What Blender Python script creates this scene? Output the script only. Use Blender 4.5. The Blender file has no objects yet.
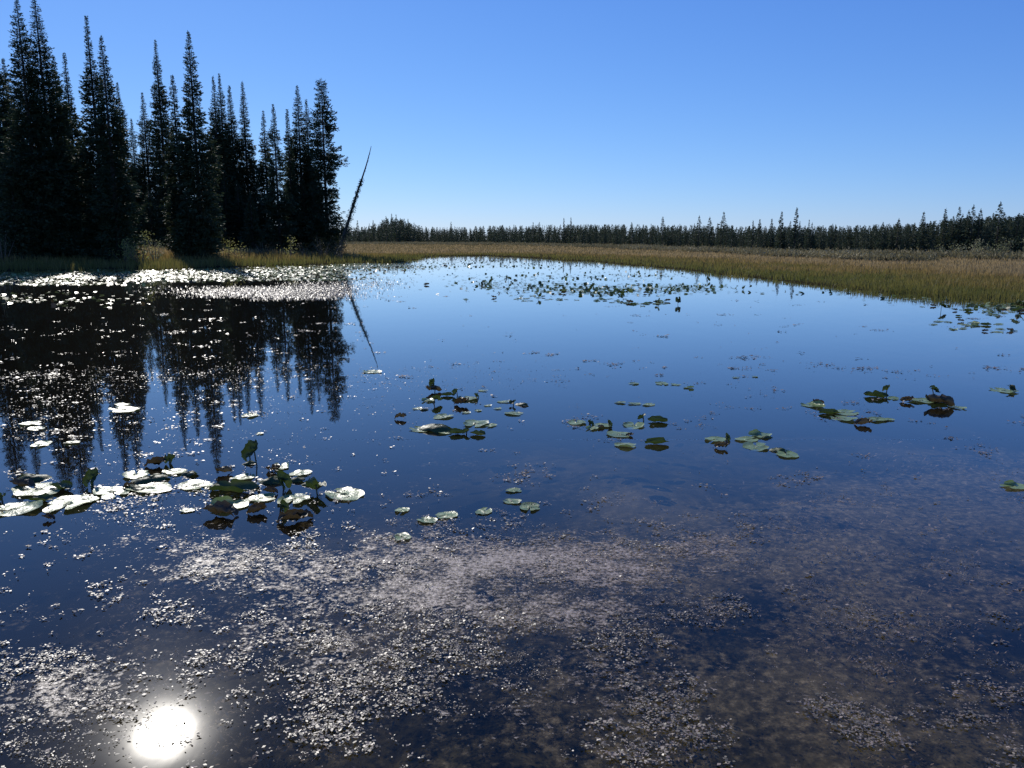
import bpy, math
import numpy as np
from mathutils import Matrix, Vector

sc = bpy.context.scene
COL = sc.collection
R = math.radians

# ------------------------------------------------------------------ camera, sky, sun, exposure
F_PX, W_PX, H_PX = 800.0, 1024, 768
EYE = 1.7
HORIZON_Y = 239.5
PITCH = math.atan((384 - HORIZON_Y) / F_PX)
CP, SP = math.cos(PITCH), math.sin(PITCH)

cam_d = bpy.data.cameras.new('camera')
cam_d.sensor_width = 36.0
cam_d.lens = 36.0 * F_PX / W_PX
cam_d.clip_start = 0.05
cam_d.clip_end = 20000
cam = bpy.data.objects.new('camera', cam_d)
COL.objects.link(cam)
cam.location = (0, 0, EYE)
cam.rotation_euler = (R(90) - PITCH, 0, 0)
sc.camera = cam

SUN_ELEV = 31.2
SUN_AZ = -25.6           # degrees right of the view axis (negative: left)
world = bpy.data.worlds.new('World')
sc.world = world
world.use_nodes = True
wn, wl = world.node_tree.nodes, world.node_tree.links
for n in list(wn):
    wn.remove(n)
sky = wn.new('ShaderNodeTexSky')
sky.sky_type = 'NISHITA'
sky.sun_disc = False
sky.sun_elevation = R(SUN_ELEV)
sky.sun_rotation = R(SUN_AZ)
sky.altitude = 900
sky.air_density = 1.0
sky.dust_density = 0.12
sky.ozone_density = 2.5
sep = wn.new('ShaderNodeSeparateColor'); com = wn.new('ShaderNodeCombineColor')
wl.new(sky.outputs[0], sep.inputs[0])
for k, (pw, gain) in enumerate([(1.05, .47), (.88, .90), (.60, 2.62)]):      # the camera's rendering of a very clear northern sky
    a = wn.new('ShaderNodeMath'); a.operation = 'POWER'; a.inputs[1].default_value = pw
    b = wn.new('ShaderNodeMath'); b.operation = 'MULTIPLY'; b.inputs[1].default_value = gain
    wl.new(sep.outputs[k], a.inputs[0]); wl.new(a.outputs[0], b.inputs[0]); wl.new(b.outputs[0], com.inputs[k])
bg = wn.new('ShaderNodeBackground')
bg.inputs['Strength'].default_value = 0.10
wo = wn.new('ShaderNodeOutputWorld')
wl.new(com.outputs[0], bg.inputs['Color'])
wl.new(bg.outputs[0], wo.inputs['Surface'])

sun_d = bpy.data.lights.new('sun', 'SUN')
sun_d.energy = 4.2
sun_d.angle = R(0.53)
sun_d.color = (1.0, 0.95, 0.87)
sun = bpy.data.objects.new('sun', sun_d)
COL.objects.link(sun)
ce, se = math.cos(R(SUN_ELEV)), math.sin(R(SUN_ELEV))
SUN_DIR = Vector((math.sin(R(SUN_AZ)) * ce, math.cos(R(SUN_AZ)) * ce, se))
sun.rotation_euler = SUN_DIR.to_track_quat('Z', 'Y').to_euler()
sun.location = SUN_DIR * 400

sc.view_settings.view_transform = 'Standard'
sc.view_settings.look = 'None'
sc.view_settings.exposure = 0.0
sc.view_settings.gamma = 1.0
sc.render.engine = 'CYCLES'
sc.cycles.use_denoising = True
sc.cycles.max_bounces = 8
sc.cycles.transparent_max_bounces = 12
sc.cycles.sample_clamp_indirect = 6.0
sc.cycles.caustics_reflective = False
sc.cycles.caustics_refractive = False

# ------------------------------------------------------------------ helpers
def ray(px, py):
    px = np.asarray(px, float); py = np.asarray(py, float)
    v = (384 - py) / F_PX
    return (px - 512) / F_PX, CP + v * SP, -SP + v * CP

def ground(px, py, z=0.0):
    x, f, u = ray(px, py)
    t = (EYE - z) / (-u)
    return x * t, f * t

def at_depth(px, py, d):
    x, f, u = ray(px, py)
    t = d / f
    return float(x * t), float(d), float(EYE + u * t)

def hash2(ix, iy, seed):
    n = (ix.astype(np.int64) * 374761393 + iy.astype(np.int64) * 668265263 + seed * 1442695041) & 0xffffffff
    n = ((n ^ (n >> 13)) * 1274126177) & 0xffffffff
    n = (n ^ (n >> 16)) & 0xffffff
    return n / float(0xffffff)

def vnoise(x, y, seed=0):
    x = np.asarray(x, float); y = np.asarray(y, float)
    ix, iy = np.floor(x), np.floor(y)
    fx, fy = x - ix, y - iy
    fx = fx * fx * (3 - 2 * fx); fy = fy * fy * (3 - 2 * fy)
    a = hash2(ix, iy, seed); b = hash2(ix + 1, iy, seed)
    c = hash2(ix, iy + 1, seed); d = hash2(ix + 1, iy + 1, seed)
    return (a * (1 - fx) + b * fx) * (1 - fy) + (c * (1 - fx) + d * fx) * fy

def fbm(x, y, seed=0, oct=4):
    s, a, t = 0.0, 0.5, 0.0
    for k in range(oct):
        s = s + a * vnoise(x * 2 ** k, y * 2 ** k, seed + 17 * k)
        t += a; a *= 0.5
    return s / t

def mesh_np(name, verts, faces, mat=None, smooth=False, mat_index=None, attrs=None):
    verts = np.ascontiguousarray(verts, dtype=np.float32)
    faces = np.ascontiguousarray(faces, dtype=np.int32)
    me = bpy.data.meshes.new(name)
    nf, k = faces.shape
    me.vertices.add(len(verts)); me.vertices.foreach_set('co', verts.ravel())
    me.loops.add(nf * k); me.loops.foreach_set('vertex_index', faces.ravel())
    me.polygons.add(nf)
    me.polygons.foreach_set('loop_start', np.arange(nf, dtype=np.int32) * k)
    me.polygons.foreach_set('loop_total', np.full(nf, k, dtype=np.int32))
    for m in (mat if isinstance(mat, (list, tuple)) else [mat]):
        if m is not None:
            me.materials.append(m)
    if mat_index is not None:
        me.polygons.foreach_set('material_index', np.asarray(mat_index, dtype=np.int32))
    if attrs:
        for an, av in attrs.items():
            at = me.attributes.new(an, 'FLOAT', 'POINT')
            at.data.foreach_set('value', np.asarray(av, dtype=np.float32))
    me.update(calc_edges=True)
    me.validate()
    if smooth:
        me.polygons.foreach_set('use_smooth', np.ones(len(me.polygons), dtype=bool))
    return me

def link(name, me, parent=None, loc=None):
    o = bpy.data.objects.new(name, me)
    COL.objects.link(o)
    if parent is not None:
        o.parent = parent
    if loc is not None:
        o.location = loc
    return o

def tag(o, label=None, cat=None, group=None, kind=None):
    if label: o['label'] = label
    if cat: o['category'] = cat
    if group: o['group'] = group
    if kind: o['kind'] = kind
    return o

def empty(name, loc):
    o = bpy.data.objects.new(name, None)
    o.empty_display_size = 0.2
    COL.objects.link(o)
    o.location = loc
    return o

class Geo:
    """gathers quads/triangles (triangles stored as degenerate-free separate list)"""
    def __init__(self):
        self.v, self.q, self.n = [], [], 0
    def quads(self, V):                 # V: (N,4,3)
        V = np.asarray(V, float)
        N = len(V)
        self.v.append(V.reshape(-1, 3))
        self.q.append(np.arange(N * 4).reshape(N, 4) + self.n)
        self.n += N * 4
    def tube(self, pts, radii, seg=7):
        pts = np.asarray(pts, float); radii = np.asarray(radii, float)
        d = np.gradient(pts, axis=0)
        d /= np.linalg.norm(d, axis=1)[:, None] + 1e-9
        ref = np.array([0.31, 0.17, 0.93]) if abs(d[0][2]) < 0.8 else np.array([0.93, 0.21, 0.1])
        a = np.cross(d, ref); a /= np.linalg.norm(a, axis=1)[:, None]
        b = np.cross(d, a)
        th = np.arange(seg) * 2 * np.pi / seg
        V = pts[:, None, :] + radii[:, None, None] * (np.cos(th)[None, :, None] * a[:, None, :] + np.sin(th)[None, :, None] * b[:, None, :])
        n = len(pts)
        i = np.arange(n - 1)[:, None]; j = np.arange(seg)[None, :]
        q = np.stack([i * seg + j, i * seg + (j + 1) % seg, (i + 1) * seg + (j + 1) % seg, (i + 1) * seg + j], -1).reshape(-1, 4)
        self.v.append(V.reshape(-1, 3)); self.q.append(q + self.n); self.n += n * seg
    def mesh(self, name, mat, smooth=False):
        return mesh_np(name, np.concatenate(self.v), np.concatenate(self.q), mat, smooth)

# ------------------------------------------------------------------ materials
def new_mat(name):
    m = bpy.data.materials.new(name)
    m.use_nodes = True
    nt = m.node_tree
    for n in list(nt.nodes):
        nt.nodes.remove(n)
    out = nt.nodes.new('ShaderNodeOutputMaterial')
    return m, nt, nt.nodes, nt.links, out

def ramp(nt, src, stops):
    r = nt.nodes.new('ShaderNodeValToRGB')
    el = r.color_ramp.elements
    while len(el) < len(stops):
        el.new(0.5)
    for e, (p, c) in zip(el, stops):
        e.position = p; e.color = (c[0], c[1], c[2], 1)
    nt.links.new(src, r.inputs[0])
    return r.outputs[0]

def math_node(nt, op, a, b=None, clamp=False):
    n = nt.nodes.new('ShaderNodeMath'); n.operation = op; n.use_clamp = clamp
    for i, s in enumerate((a, b)):
        if s is None: continue
        if isinstance(s, (int, float)): n.inputs[i].default_value = s
        else: nt.links.new(s, n.inputs[i])
    return n.outputs[0]

def noise(nt, scale, detail=3, vec=None, rough=0.5):
    n = nt.nodes.new('ShaderNodeTexNoise')
    n.inputs['Scale'].default_value = scale
    n.inputs['Detail'].default_value = detail
    n.inputs['Roughness'].default_value = rough
    if vec is not None: nt.links.new(vec, n.inputs['Vector'])
    return n.outputs['Fac']

def leafy(name, stops, trans=0.3, rough=0.6, spec=0.3, noise_scale=0.0, use_obj=True, attr=None, attr_stops=None):
    """foliage: colour varies leaf by leaf, light passes through"""
    m, nt, N, L, out = new_mat(name)
    g = N.new('ShaderNodeNewGeometry')
    fac = g.outputs['Random Per Island']
    if use_obj:
        oi = N.new('ShaderNodeObjectInfo')
        fac = math_node(nt, 'ADD', math_node(nt, 'MULTIPLY', fac, 0.6), math_node(nt, 'MULTIPLY', oi.outputs['Random'], 0.4))
    if noise_scale:
        nz = noise(nt, noise_scale, 3, g.outputs['Position'])
        nz = math_node(nt, 'MULTIPLY', math_node(nt, 'SUBTRACT', nz, 0.3), 2.2, True)
        fac = math_node(nt, 'ADD', math_node(nt, 'MULTIPLY', fac, 0.4), math_node(nt, 'MULTIPLY', nz, 0.6))
    col = ramp(nt, fac, stops)
    if attr:
        a = N.new('ShaderNodeAttribute'); a.attribute_name = attr
        af = math_node(nt, 'ADD', a.outputs['Fac'], math_node(nt, 'MULTIPLY', math_node(nt, 'SUBTRACT', fac, 0.5), 0.25), True)
        c2 = ramp(nt, af, attr_stops)
        mx = N.new('ShaderNodeMix'); mx.data_type = 'RGBA'; mx.inputs[0].default_value = 0.65
        L.new(col, mx.inputs[6]); L.new(c2, mx.inputs[7]); col = mx.outputs[2]
    p = N.new('ShaderNodeBsdfPrincipled')
    L.new(col, p.inputs['Base Color'])
    p.inputs['Roughness'].default_value = rough
    p.inputs['Specular IOR Level'].default_value = spec
    t = N.new('ShaderNodeBsdfTranslucent')
    L.new(col, t.inputs['Color'])
    ms = N.new('ShaderNodeMixShader'); ms.inputs[0].default_value = trans
    L.new(p.outputs[0], ms.inputs[1]); L.new(t.outputs[0], ms.inputs[2])
    L.new(ms.outputs[0], out.inputs['Surface'])
    return m

def solid(name, stops, rough=0.8, scale=4.0, bump=0.0, spec=0.3):
    m, nt, N, L, out = new_mat(name)
    tc = N.new('ShaderNodeTexCoord')
    nz = noise(nt, scale, 5, tc.outputs['Object'], 0.6)
    nz2 = math_node(nt, 'MULTIPLY', math_node(nt, 'SUBTRACT', nz, 0.3), 2.4, True)
    p = N.new('ShaderNodeBsdfPrincipled')
    L.new(ramp(nt, nz2, stops), p.inputs['Base Color'])
    p.inputs['Roughness'].default_value = rough
    p.inputs['Specular IOR Level'].default_value = spec
    if bump:
        b = N.new('ShaderNodeBump'); b.inputs['Strength'].default_value = bump
        L.new(nz, b.inputs['Height']); L.new(b.outputs[0], p.inputs['Normal'])
    L.new(p.outputs[0], out.inputs['Surface'])
    return m

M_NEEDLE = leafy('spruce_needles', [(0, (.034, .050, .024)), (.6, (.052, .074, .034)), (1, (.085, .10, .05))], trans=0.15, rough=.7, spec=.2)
M_FARNEEDLE = leafy('far_conifer_needles', [(0, (.045, .066, .040)), (.6, (.068, .090, .050)), (1, (.12, .13, .07))], trans=0.22, rough=.7, spec=.2)  # lighter than the near needles, colour standing in for haze over distance
M_BARK = solid('spruce_bark', [(0, (.045, .035, .028)), (1, (.13, .11, .095))], .9, 6, .4)
M_DEAD = solid('dead_grey_wood', [(0, (.045, .04, .036)), (1, (.11, .10, .09))], .85, 6, .3)
M_WILLOW = leafy('willow_leaves_yellow', [(0, (.20, .23, .06)), (.6, (.38, .37, .12)), (1, (.52, .47, .20))], trans=.55, rough=.6)
M_PALEWILLOW = leafy('willow_leaves_grey', [(0, (.13, .15, .07)), (.6, (.24, .25, .13)), (1, (.36, .35, .21))], trans=.45, rough=.6)
M_DARKBUSH = leafy('dark_bush_leaves', [(0, (.025, .032, .012)), (.7, (.05, .055, .02)), (1, (.09, .08, .03))], trans=.25, rough=.6)
M_STEM = solid('shrub_stems', [(0, (.10, .07, .045)), (1, (.26, .20, .15))], .85, 8)
M_GRASS = leafy('sedge_blades', [(0, (.11, .105, .028)), (.5, (.21, .16, .048)), (1, (.36, .255, .11))], trans=.5, rough=.55, noise_scale=.35, use_obj=False,
                attr='zone', attr_stops=[(0, (.095, .12, .026)), (.35, (.16, .145, .036)), (.65, (.27, .18, .065)), (1, (.40, .29, .16))])
M_SCRUB = leafy('dry_scrub_twigs', [(0, (.10, .095, .04)), (.5, (.25, .21, .10)), (1, (.42, .36, .20))], trans=.25, rough=.7, noise_scale=.10, use_obj=False)

# water-lily leaves
def lily_mat(name, c0, c1, c2, rough, trans, spec=.5):
    m, nt, N, L, out = new_mat(name)
    tc = N.new('ShaderNodeTexCoord'); oi = N.new('ShaderNodeObjectInfo'); g = N.new('ShaderNodeNewGeometry')
    nz = noise(nt, 8.0, 6, g.outputs['Position'], .65)
    nz = math_node(nt, 'MULTIPLY', math_node(nt, 'SUBTRACT', nz, .32), 2.4, True)
    f = math_node(nt, 'ADD', math_node(nt, 'MULTIPLY', nz, .6), math_node(nt, 'MULTIPLY', oi.outputs['Random'], .4))
    col = ramp(nt, f, [(0, c0), (.55, c1), (1, c2)])
    p = N.new('ShaderNodeBsdfPrincipled')
    L.new(col, p.inputs['Base Color'])
    nr = noise(nt, 14.0, 3, g.outputs['Position'])
    L.new(math_node(nt, 'ADD', math_node(nt, 'MULTIPLY', nr, .40), rough - .20), p.inputs['Roughness'])
    p.inputs['Specular IOR Level'].default_value = spec
    # veins fanning from the leaf's base
    sx = N.new('ShaderNodeSeparateXYZ'); L.new(tc.outputs['Object'], sx.inputs[0])
    ang = math_node(nt, 'ARCTAN2', sx.outputs[1], sx.outputs[0])
    vein = math_node(nt, 'SINE', math_node(nt, 'MULTIPLY', ang, 26.0))
    h = math_node(nt, 'ADD', math_node(nt, 'MULTIPLY', vein, .035), math_node(nt, 'ADD', nr, nz))
    b = N.new('ShaderNodeBump'); b.inputs['Strength'].default_value = .4; b.inputs['Distance'].default_value = .012
    L.new(h, b.inputs['Height']); L.new(b.outputs[0], p.inputs['Normal'])
    t = N.new('ShaderNodeBsdfTranslucent'); L.new(col, t.inputs['Color'])
    ms = N.new('ShaderNodeMixShader'); ms.inputs[0].default_value = trans
    L.new(p.outputs[0], ms.inputs[1]); L.new(t.outputs[0], ms.inputs[2])
    L.new(ms.outputs[0], out.inputs['Surface'])
    return m

M_PAD = lily_mat('lily_pad_green', (.12, .17, .055), (.23, .31, .105), (.37, .40, .19), .35, .18, .6)
M_LEAFDARK = lily_mat('lily_leaf_dark_green', (.028, .045, .011), (.055, .085, .018), (.12, .13, .04), .5, .28)
M_LEAFBROWN = lily_mat('lily_leaf_brown', (.040, .028, .012), (.085, .060, .027), (.17, .14, .06), .5, .22)
M_STALK = solid('lily_stalk', [(0, (.05, .05, .02)), (1, (.12, .10, .05))], .5, 10)

def weed_mat():
    m, nt, N, L, out = new_mat('floating_weed_leaves')
    g = N.new('ShaderNodeNewGeometry')
    col = ramp(nt, g.outputs['Random Per Island'], [(0, (.075, .065, .035)), (.5, (.15, .12, .08)), (.85, (.24, .18, .135)), (1, (.32, .27, .20))])
    p = N.new('ShaderNodeBsdfPrincipled')
    L.new(col, p.inputs['Base Color'])
    p.inputs['Roughness'].default_value = .46
    p.inputs['Specular IOR Level'].default_value = .6
    L.new(p.outputs[0], out.inputs['Surface'])
    return m
M_WEED = weed_mat()

def bed_mat():
    m, nt, N, L, out = new_mat('ground_soil')
    g = N.new('ShaderNodeNewGeometry')
    sp = N.new('ShaderNodeSeparateXYZ'); L.new(g.outputs['Position'], sp.inputs[0])
    n1 = noise(nt, .9, 6, g.outputs['Position'], .62)
    n2 = noise(nt, 9.0, 5, g.outputs['Position'], .7)
    n3 = noise(nt, .10, 4, g.outputs['Position'], .6)
    f = math_node(nt, 'ADD', math_node(nt, 'MULTIPLY', n1, .6), math_node(nt, 'MULTIPLY', n2, .4))
    f = math_node(nt, 'MULTIPLY', math_node(nt, 'SUBTRACT', f, .36), 3.2, True)
    bed = ramp(nt, f, [(0, (.011, .010, .006)), (.35, (.038, .033, .016)), (.65, (.10, .08, .040)), (1, (.18, .14, .075))])
    mk = N.new('ShaderNodeMix'); mk.data_type = 'RGBA'                      # dark muck colour at depth also stands in for light absorbed by water
    L.new(math_node(nt, 'MULTIPLY', math_node(nt, 'ADD', sp.outputs[2], .72), 2.6, True), mk.inputs[0])
    mk.inputs[6].default_value = (.009, .008, .006, 1); L.new(bed, mk.inputs[7]); bed = mk.outputs[2]
    land = ramp(nt, math_node(nt, 'MULTIPLY', math_node(nt, 'SUBTRACT', math_node(nt, 'ADD', math_node(nt, 'MULTIPLY', n3, .6), math_node(nt, 'MULTIPLY', n2, .4)), .3), 2.4, True),
                [(0, (.07, .06, .022)), (.5, (.13, .10, .04)), (1, (.20, .15, .075))])
    wet = N.new('ShaderNodeMix'); wet.data_type = 'RGBA'                     # dark wet mud along the waterline
    L.new(math_node(nt, 'MULTIPLY', math_node(nt, 'SUBTRACT', sp.outputs[2], .05), 16.0, True), wet.inputs[0])
    wet.inputs[6].default_value = (.030, .026, .014, 1); L.new(land, wet.inputs[7]); land = wet.outputs[2]
    mx = N.new('ShaderNodeMix'); mx.data_type = 'RGBA'
    L.new(math_node(nt, 'MULTIPLY', math_node(nt, 'ADD', sp.outputs[2], .03), 25.0, True), mx.inputs[0])
    L.new(bed, mx.inputs[6]); L.new(land, mx.inputs[7])
    p = N.new('ShaderNodeBsdfPrincipled'); p.inputs['Roughness'].default_value = .95
    p.inputs['Specular IOR Level'].default_value = 0.0
    L.new(mx.outputs[2], p.inputs['Base Color'])
    L.new(p.outputs[0], out.inputs['Surface'])
    return m
M_GROUND = bed_mat()

def water_mat():
    m, nt, N, L, out = new_mat('pond_water')
    g = N.new('ShaderNodeNewGeometry')
    mp = N.new('ShaderNodeMapping'); mp.inputs['Scale'].default_value = (1.0, .55, 1.0)
    L.new(g.outputs['Position'], mp.inputs['Vector'])
    w1 = noise(nt, 1.6, 3, mp.outputs[0], .55)
    w2 = noise(nt, 11.0, 2, mp.outputs[0], .5)
    h = math_node(nt, 'ADD', w1, math_node(nt, 'MULTIPLY', w2, .10))
    b = N.new('ShaderNodeBump'); b.inputs['Strength'].default_value = 1.0; b.inputs['Distance'].default_value = .0010
    L.new(h, b.inputs['Height'])
    dt = N.new('ShaderNodeVectorMath'); dt.operation = 'DOT_PRODUCT'
    L.new(g.outputs['Incoming'], dt.inputs[0]); L.new(b.outputs[0], dt.inputs[1])
    ct = math_node(nt, 'SUBTRACT', 1.0, math_node(nt, 'ABSOLUTE', dt.outputs['Value']), True)
    c5 = math_node(nt, 'POWER', ct, 5.0)
    c5 = math_node(nt, 'MULTIPLY', c5, math_node(nt, 'ADD', 1.0, math_node(nt, 'MULTIPLY', .28, math_node(nt, 'POWER', ct, 7.0))))
    fr = math_node(nt, 'ADD', .022, math_node(nt, 'MULTIPLY', .978, c5), True)
    gl = N.new('ShaderNodeBsdfGlossy'); gl.inputs['Color'].default_value = (1, 1, 1, 1); gl.inputs['Roughness'].default_value = .016
    L.new(b.outputs[0], gl.inputs['Normal'])
    g2 = N.new('ShaderNodeBsdfGlossy'); g2.inputs['Color'].default_value = (1, 1, 1, 1); g2.inputs['Roughness'].default_value = .17     # faint rough lobe imitating a soft glare halo round the sun's glint
    L.new(b.outputs[0], g2.inputs['Normal'])
    mg = N.new('ShaderNodeMixShader'); mg.inputs[0].default_value = .0035
    L.new(gl.outputs[0], mg.inputs[1]); L.new(g2.outputs[0], mg.inputs[2])
    g3 = N.new('ShaderNodeBsdfGlossy'); g3.inputs['Color'].default_value = (1, 1, 1, 1); g3.inputs['Roughness'].default_value = .095
    tg = N.new('ShaderNodeCombineXYZ'); tg.inputs[0].default_value = SUN_DIR.x; tg.inputs[1].default_value = SUN_DIR.y      # lobe stretched across the sun's bearing, rounding its glint to imitate lens bloom
    g3.inputs['Anisotropy'].default_value = .36; L.new(tg.outputs[0], g3.inputs['Tangent'])
    L.new(b.outputs[0], g3.inputs['Normal'])
    mg2 = N.new('ShaderNodeMixShader'); mg2.inputs[0].default_value = .08
    L.new(mg.outputs[0], mg2.inputs[1]); L.new(g3.outputs[0], mg2.inputs[2])
    tr = N.new('ShaderNodeBsdfTransparent'); tr.inputs['Color'].default_value = (.74, .74, .68, 1)
    ms = N.new('ShaderNodeMixShader')
    L.new(fr, ms.inputs[0]); L.new(tr.outputs[0], ms.inputs[1]); L.new(mg2.outputs[0], ms.inputs[2])
    L.new(ms.outputs[0], out.inputs['Surface'])
    return m
M_WATER = water_mat()

# ------------------------------------------------------------------ shoreline and ground
SHORE_PX = [(-420, 290), (-200, 276), (-60, 272.5), (0, 271.5), (60, 270.5), (110, 268.5), (160, 270), (200, 268), (260, 266.5), (310, 265),
            (345, 263.5), (365, 263), (385, 263.5), (402, 262.5), (418, 259.5), (436, 256.5), (490, 256), (540, 258.5), (600, 262.5),
            (640, 266), (690, 270.5), (740, 276), (800, 283), (850, 289), (900, 294), (950, 298), (1000, 302), (1060, 308), (1200, 325)]
shore = [tuple(float(c) for c in ground(x, y)) for x, y in SHORE_PX]
shore += [(22, 6), (16, -5), (0, -9), (-25, -8), (-60, 5)]
SH = np.array(shore)

def shore_dist(x, y):
    """signed distance to the shoreline: positive on land"""
    x = np.asarray(x, float).ravel(); y = np.asarray(y, float).ravel()
    d2 = np.full(x.shape, 1e18); inside = np.zeros(x.shape, bool)
    n = len(SH)
    for i in range(n):
        ax, ay = SH[i]; bx, by = SH[(i + 1) % n]
        ex, ey = bx - ax, by - ay
        t = np.clip(((x - ax) * ex + (y - ay) * ey) / (ex * ex + ey * ey), 0, 1)
        dx, dy = x - ax - t * ex, y - ay - t * ey
        d2 = np.minimum(d2, dx * dx + dy * dy)
        if ay != by:
            c = ((ay > y) != (by > y)) & (x < (bx - ax) * (y - ay) / (by - ay) + ax)
            inside ^= c
    d = np.sqrt(d2)
    d = d + (fbm(x * .25, y * .25, 5, 3) - .5) * np.clip(d2 ** .5 * .0 + 1.6, 0, 1.6)
    return np.where(inside, -d, d)

def ground_z(x, y):
    x = np.asarray(x, float); y = np.asarray(y, float)
    sd = shore_dist(x, y).reshape(x.shape)
    r = np.hypot(x, y)
    land = .05 + np.clip(sd, 0, 25) * .004 + np.clip(r - 120, 0, 180) * .0018 + (fbm(x * .3, y * .3, 9, 3) - .5) * .08
    left = np.clip((-x - 8) / 10, 0, 1) * np.clip((85 - y) / 15, 0, 1)
    land = land + left * np.clip(sd - 3, 0, 12) * .045
    land = np.maximum(land, .02)
    shallow = .26 + np.clip((y - 5) / 8, 0, 1) * .7 + np.clip((1.0 - x) / 4, 0, 1) * .45
    depth = np.minimum(.04 + (-sd) * .10, shallow) + (.5 - fbm(x * .9, y * .9, 21, 4)) * .34 * np.clip(-sd * .3, 0, 1)
    return np.where(sd > 0, land, -np.maximum(depth, .06))

na, nr_ = 420, 330
rad = np.concatenate([[0.0], np.geomspace(.8, 9000, nr_ - 1)])
th = np.linspace(0, 2 * np.pi, na, endpoint=False)
# finer angular steps in front of the viewer
th = th + .55 * np.sin(th - np.pi / 2 + np.pi) * -1.0 if False else th
Rg, Tg = np.meshgrid(rad, th, indexing='ij')
Xg, Yg = Rg * np.sin(Tg), Rg * np.cos(Tg)
Zg = ground_z(Xg, Yg)
V = np.stack([Xg, Yg, Zg], -1).reshape(-1, 3)
i = np.arange(nr_ - 1)[:, None]; j = np.arange(na)[None, :]
Fq = np.stack([i * na + j, (i + 1) * na + j, (i + 1) * na + (j + 1) % na, i * na + (j + 1) % na], -1).reshape(-1, 4)
Fq = Fq[:, ::-1]
# the innermost ring collapses to the point under the camera
gnd = link('ground', mesh_np('ground', V[na - 1:], np.maximum(Fq - (na - 1), 0)[na:], M_GROUND, True))
tag(gnd, kind='structure')

wx, wy = np.linspace(-160, 90, 26), np.linspace(-15, 130, 16)
WX, WY = np.meshgrid(wx, wy, indexing='ij')
i = np.arange(25)[:, None]; j = np.arange(15)[None, :]
wq = np.stack([i * 16 + j, (i + 1) * 16 + j, (i + 1) * 16 + j + 1, i * 16 + j + 1], -1).reshape(-1, 4)
wat = link('water', mesh_np('water', np.stack([WX, WY, 0 * WX], -1).reshape(-1, 3), wq, M_WATER, True))
tag(wat, kind='structure')

# ------------------------------------------------------------------ conifers
def rhombi(P, D, Ln, Wd, rng, roll=None):
    """leaf shapes: from P along unit D, length Ln, width Wd"""
    n = len(P)
    r = rng.normal(size=(n, 3))
    s = np.cross(D, r); s /= np.linalg.norm(s, axis=1)[:, None] + 1e-9
    if roll is not None:
        up = np.cross(D, np.array([0, 0, 1.0])); up /= np.linalg.norm(up, axis=1)[:, None] + 1e-9
        s = s * (1 - roll) + up * roll
        s /= np.linalg.norm(s, axis=1)[:, None] + 1e-9
    tip = P + D * Ln[:, None]
    mid = P + D * (Ln * .5)[:, None]
    hw = (Wd * .5)[:, None]
    return np.stack([P, mid + s * hw, tip, mid - s * hw], 1)

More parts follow.
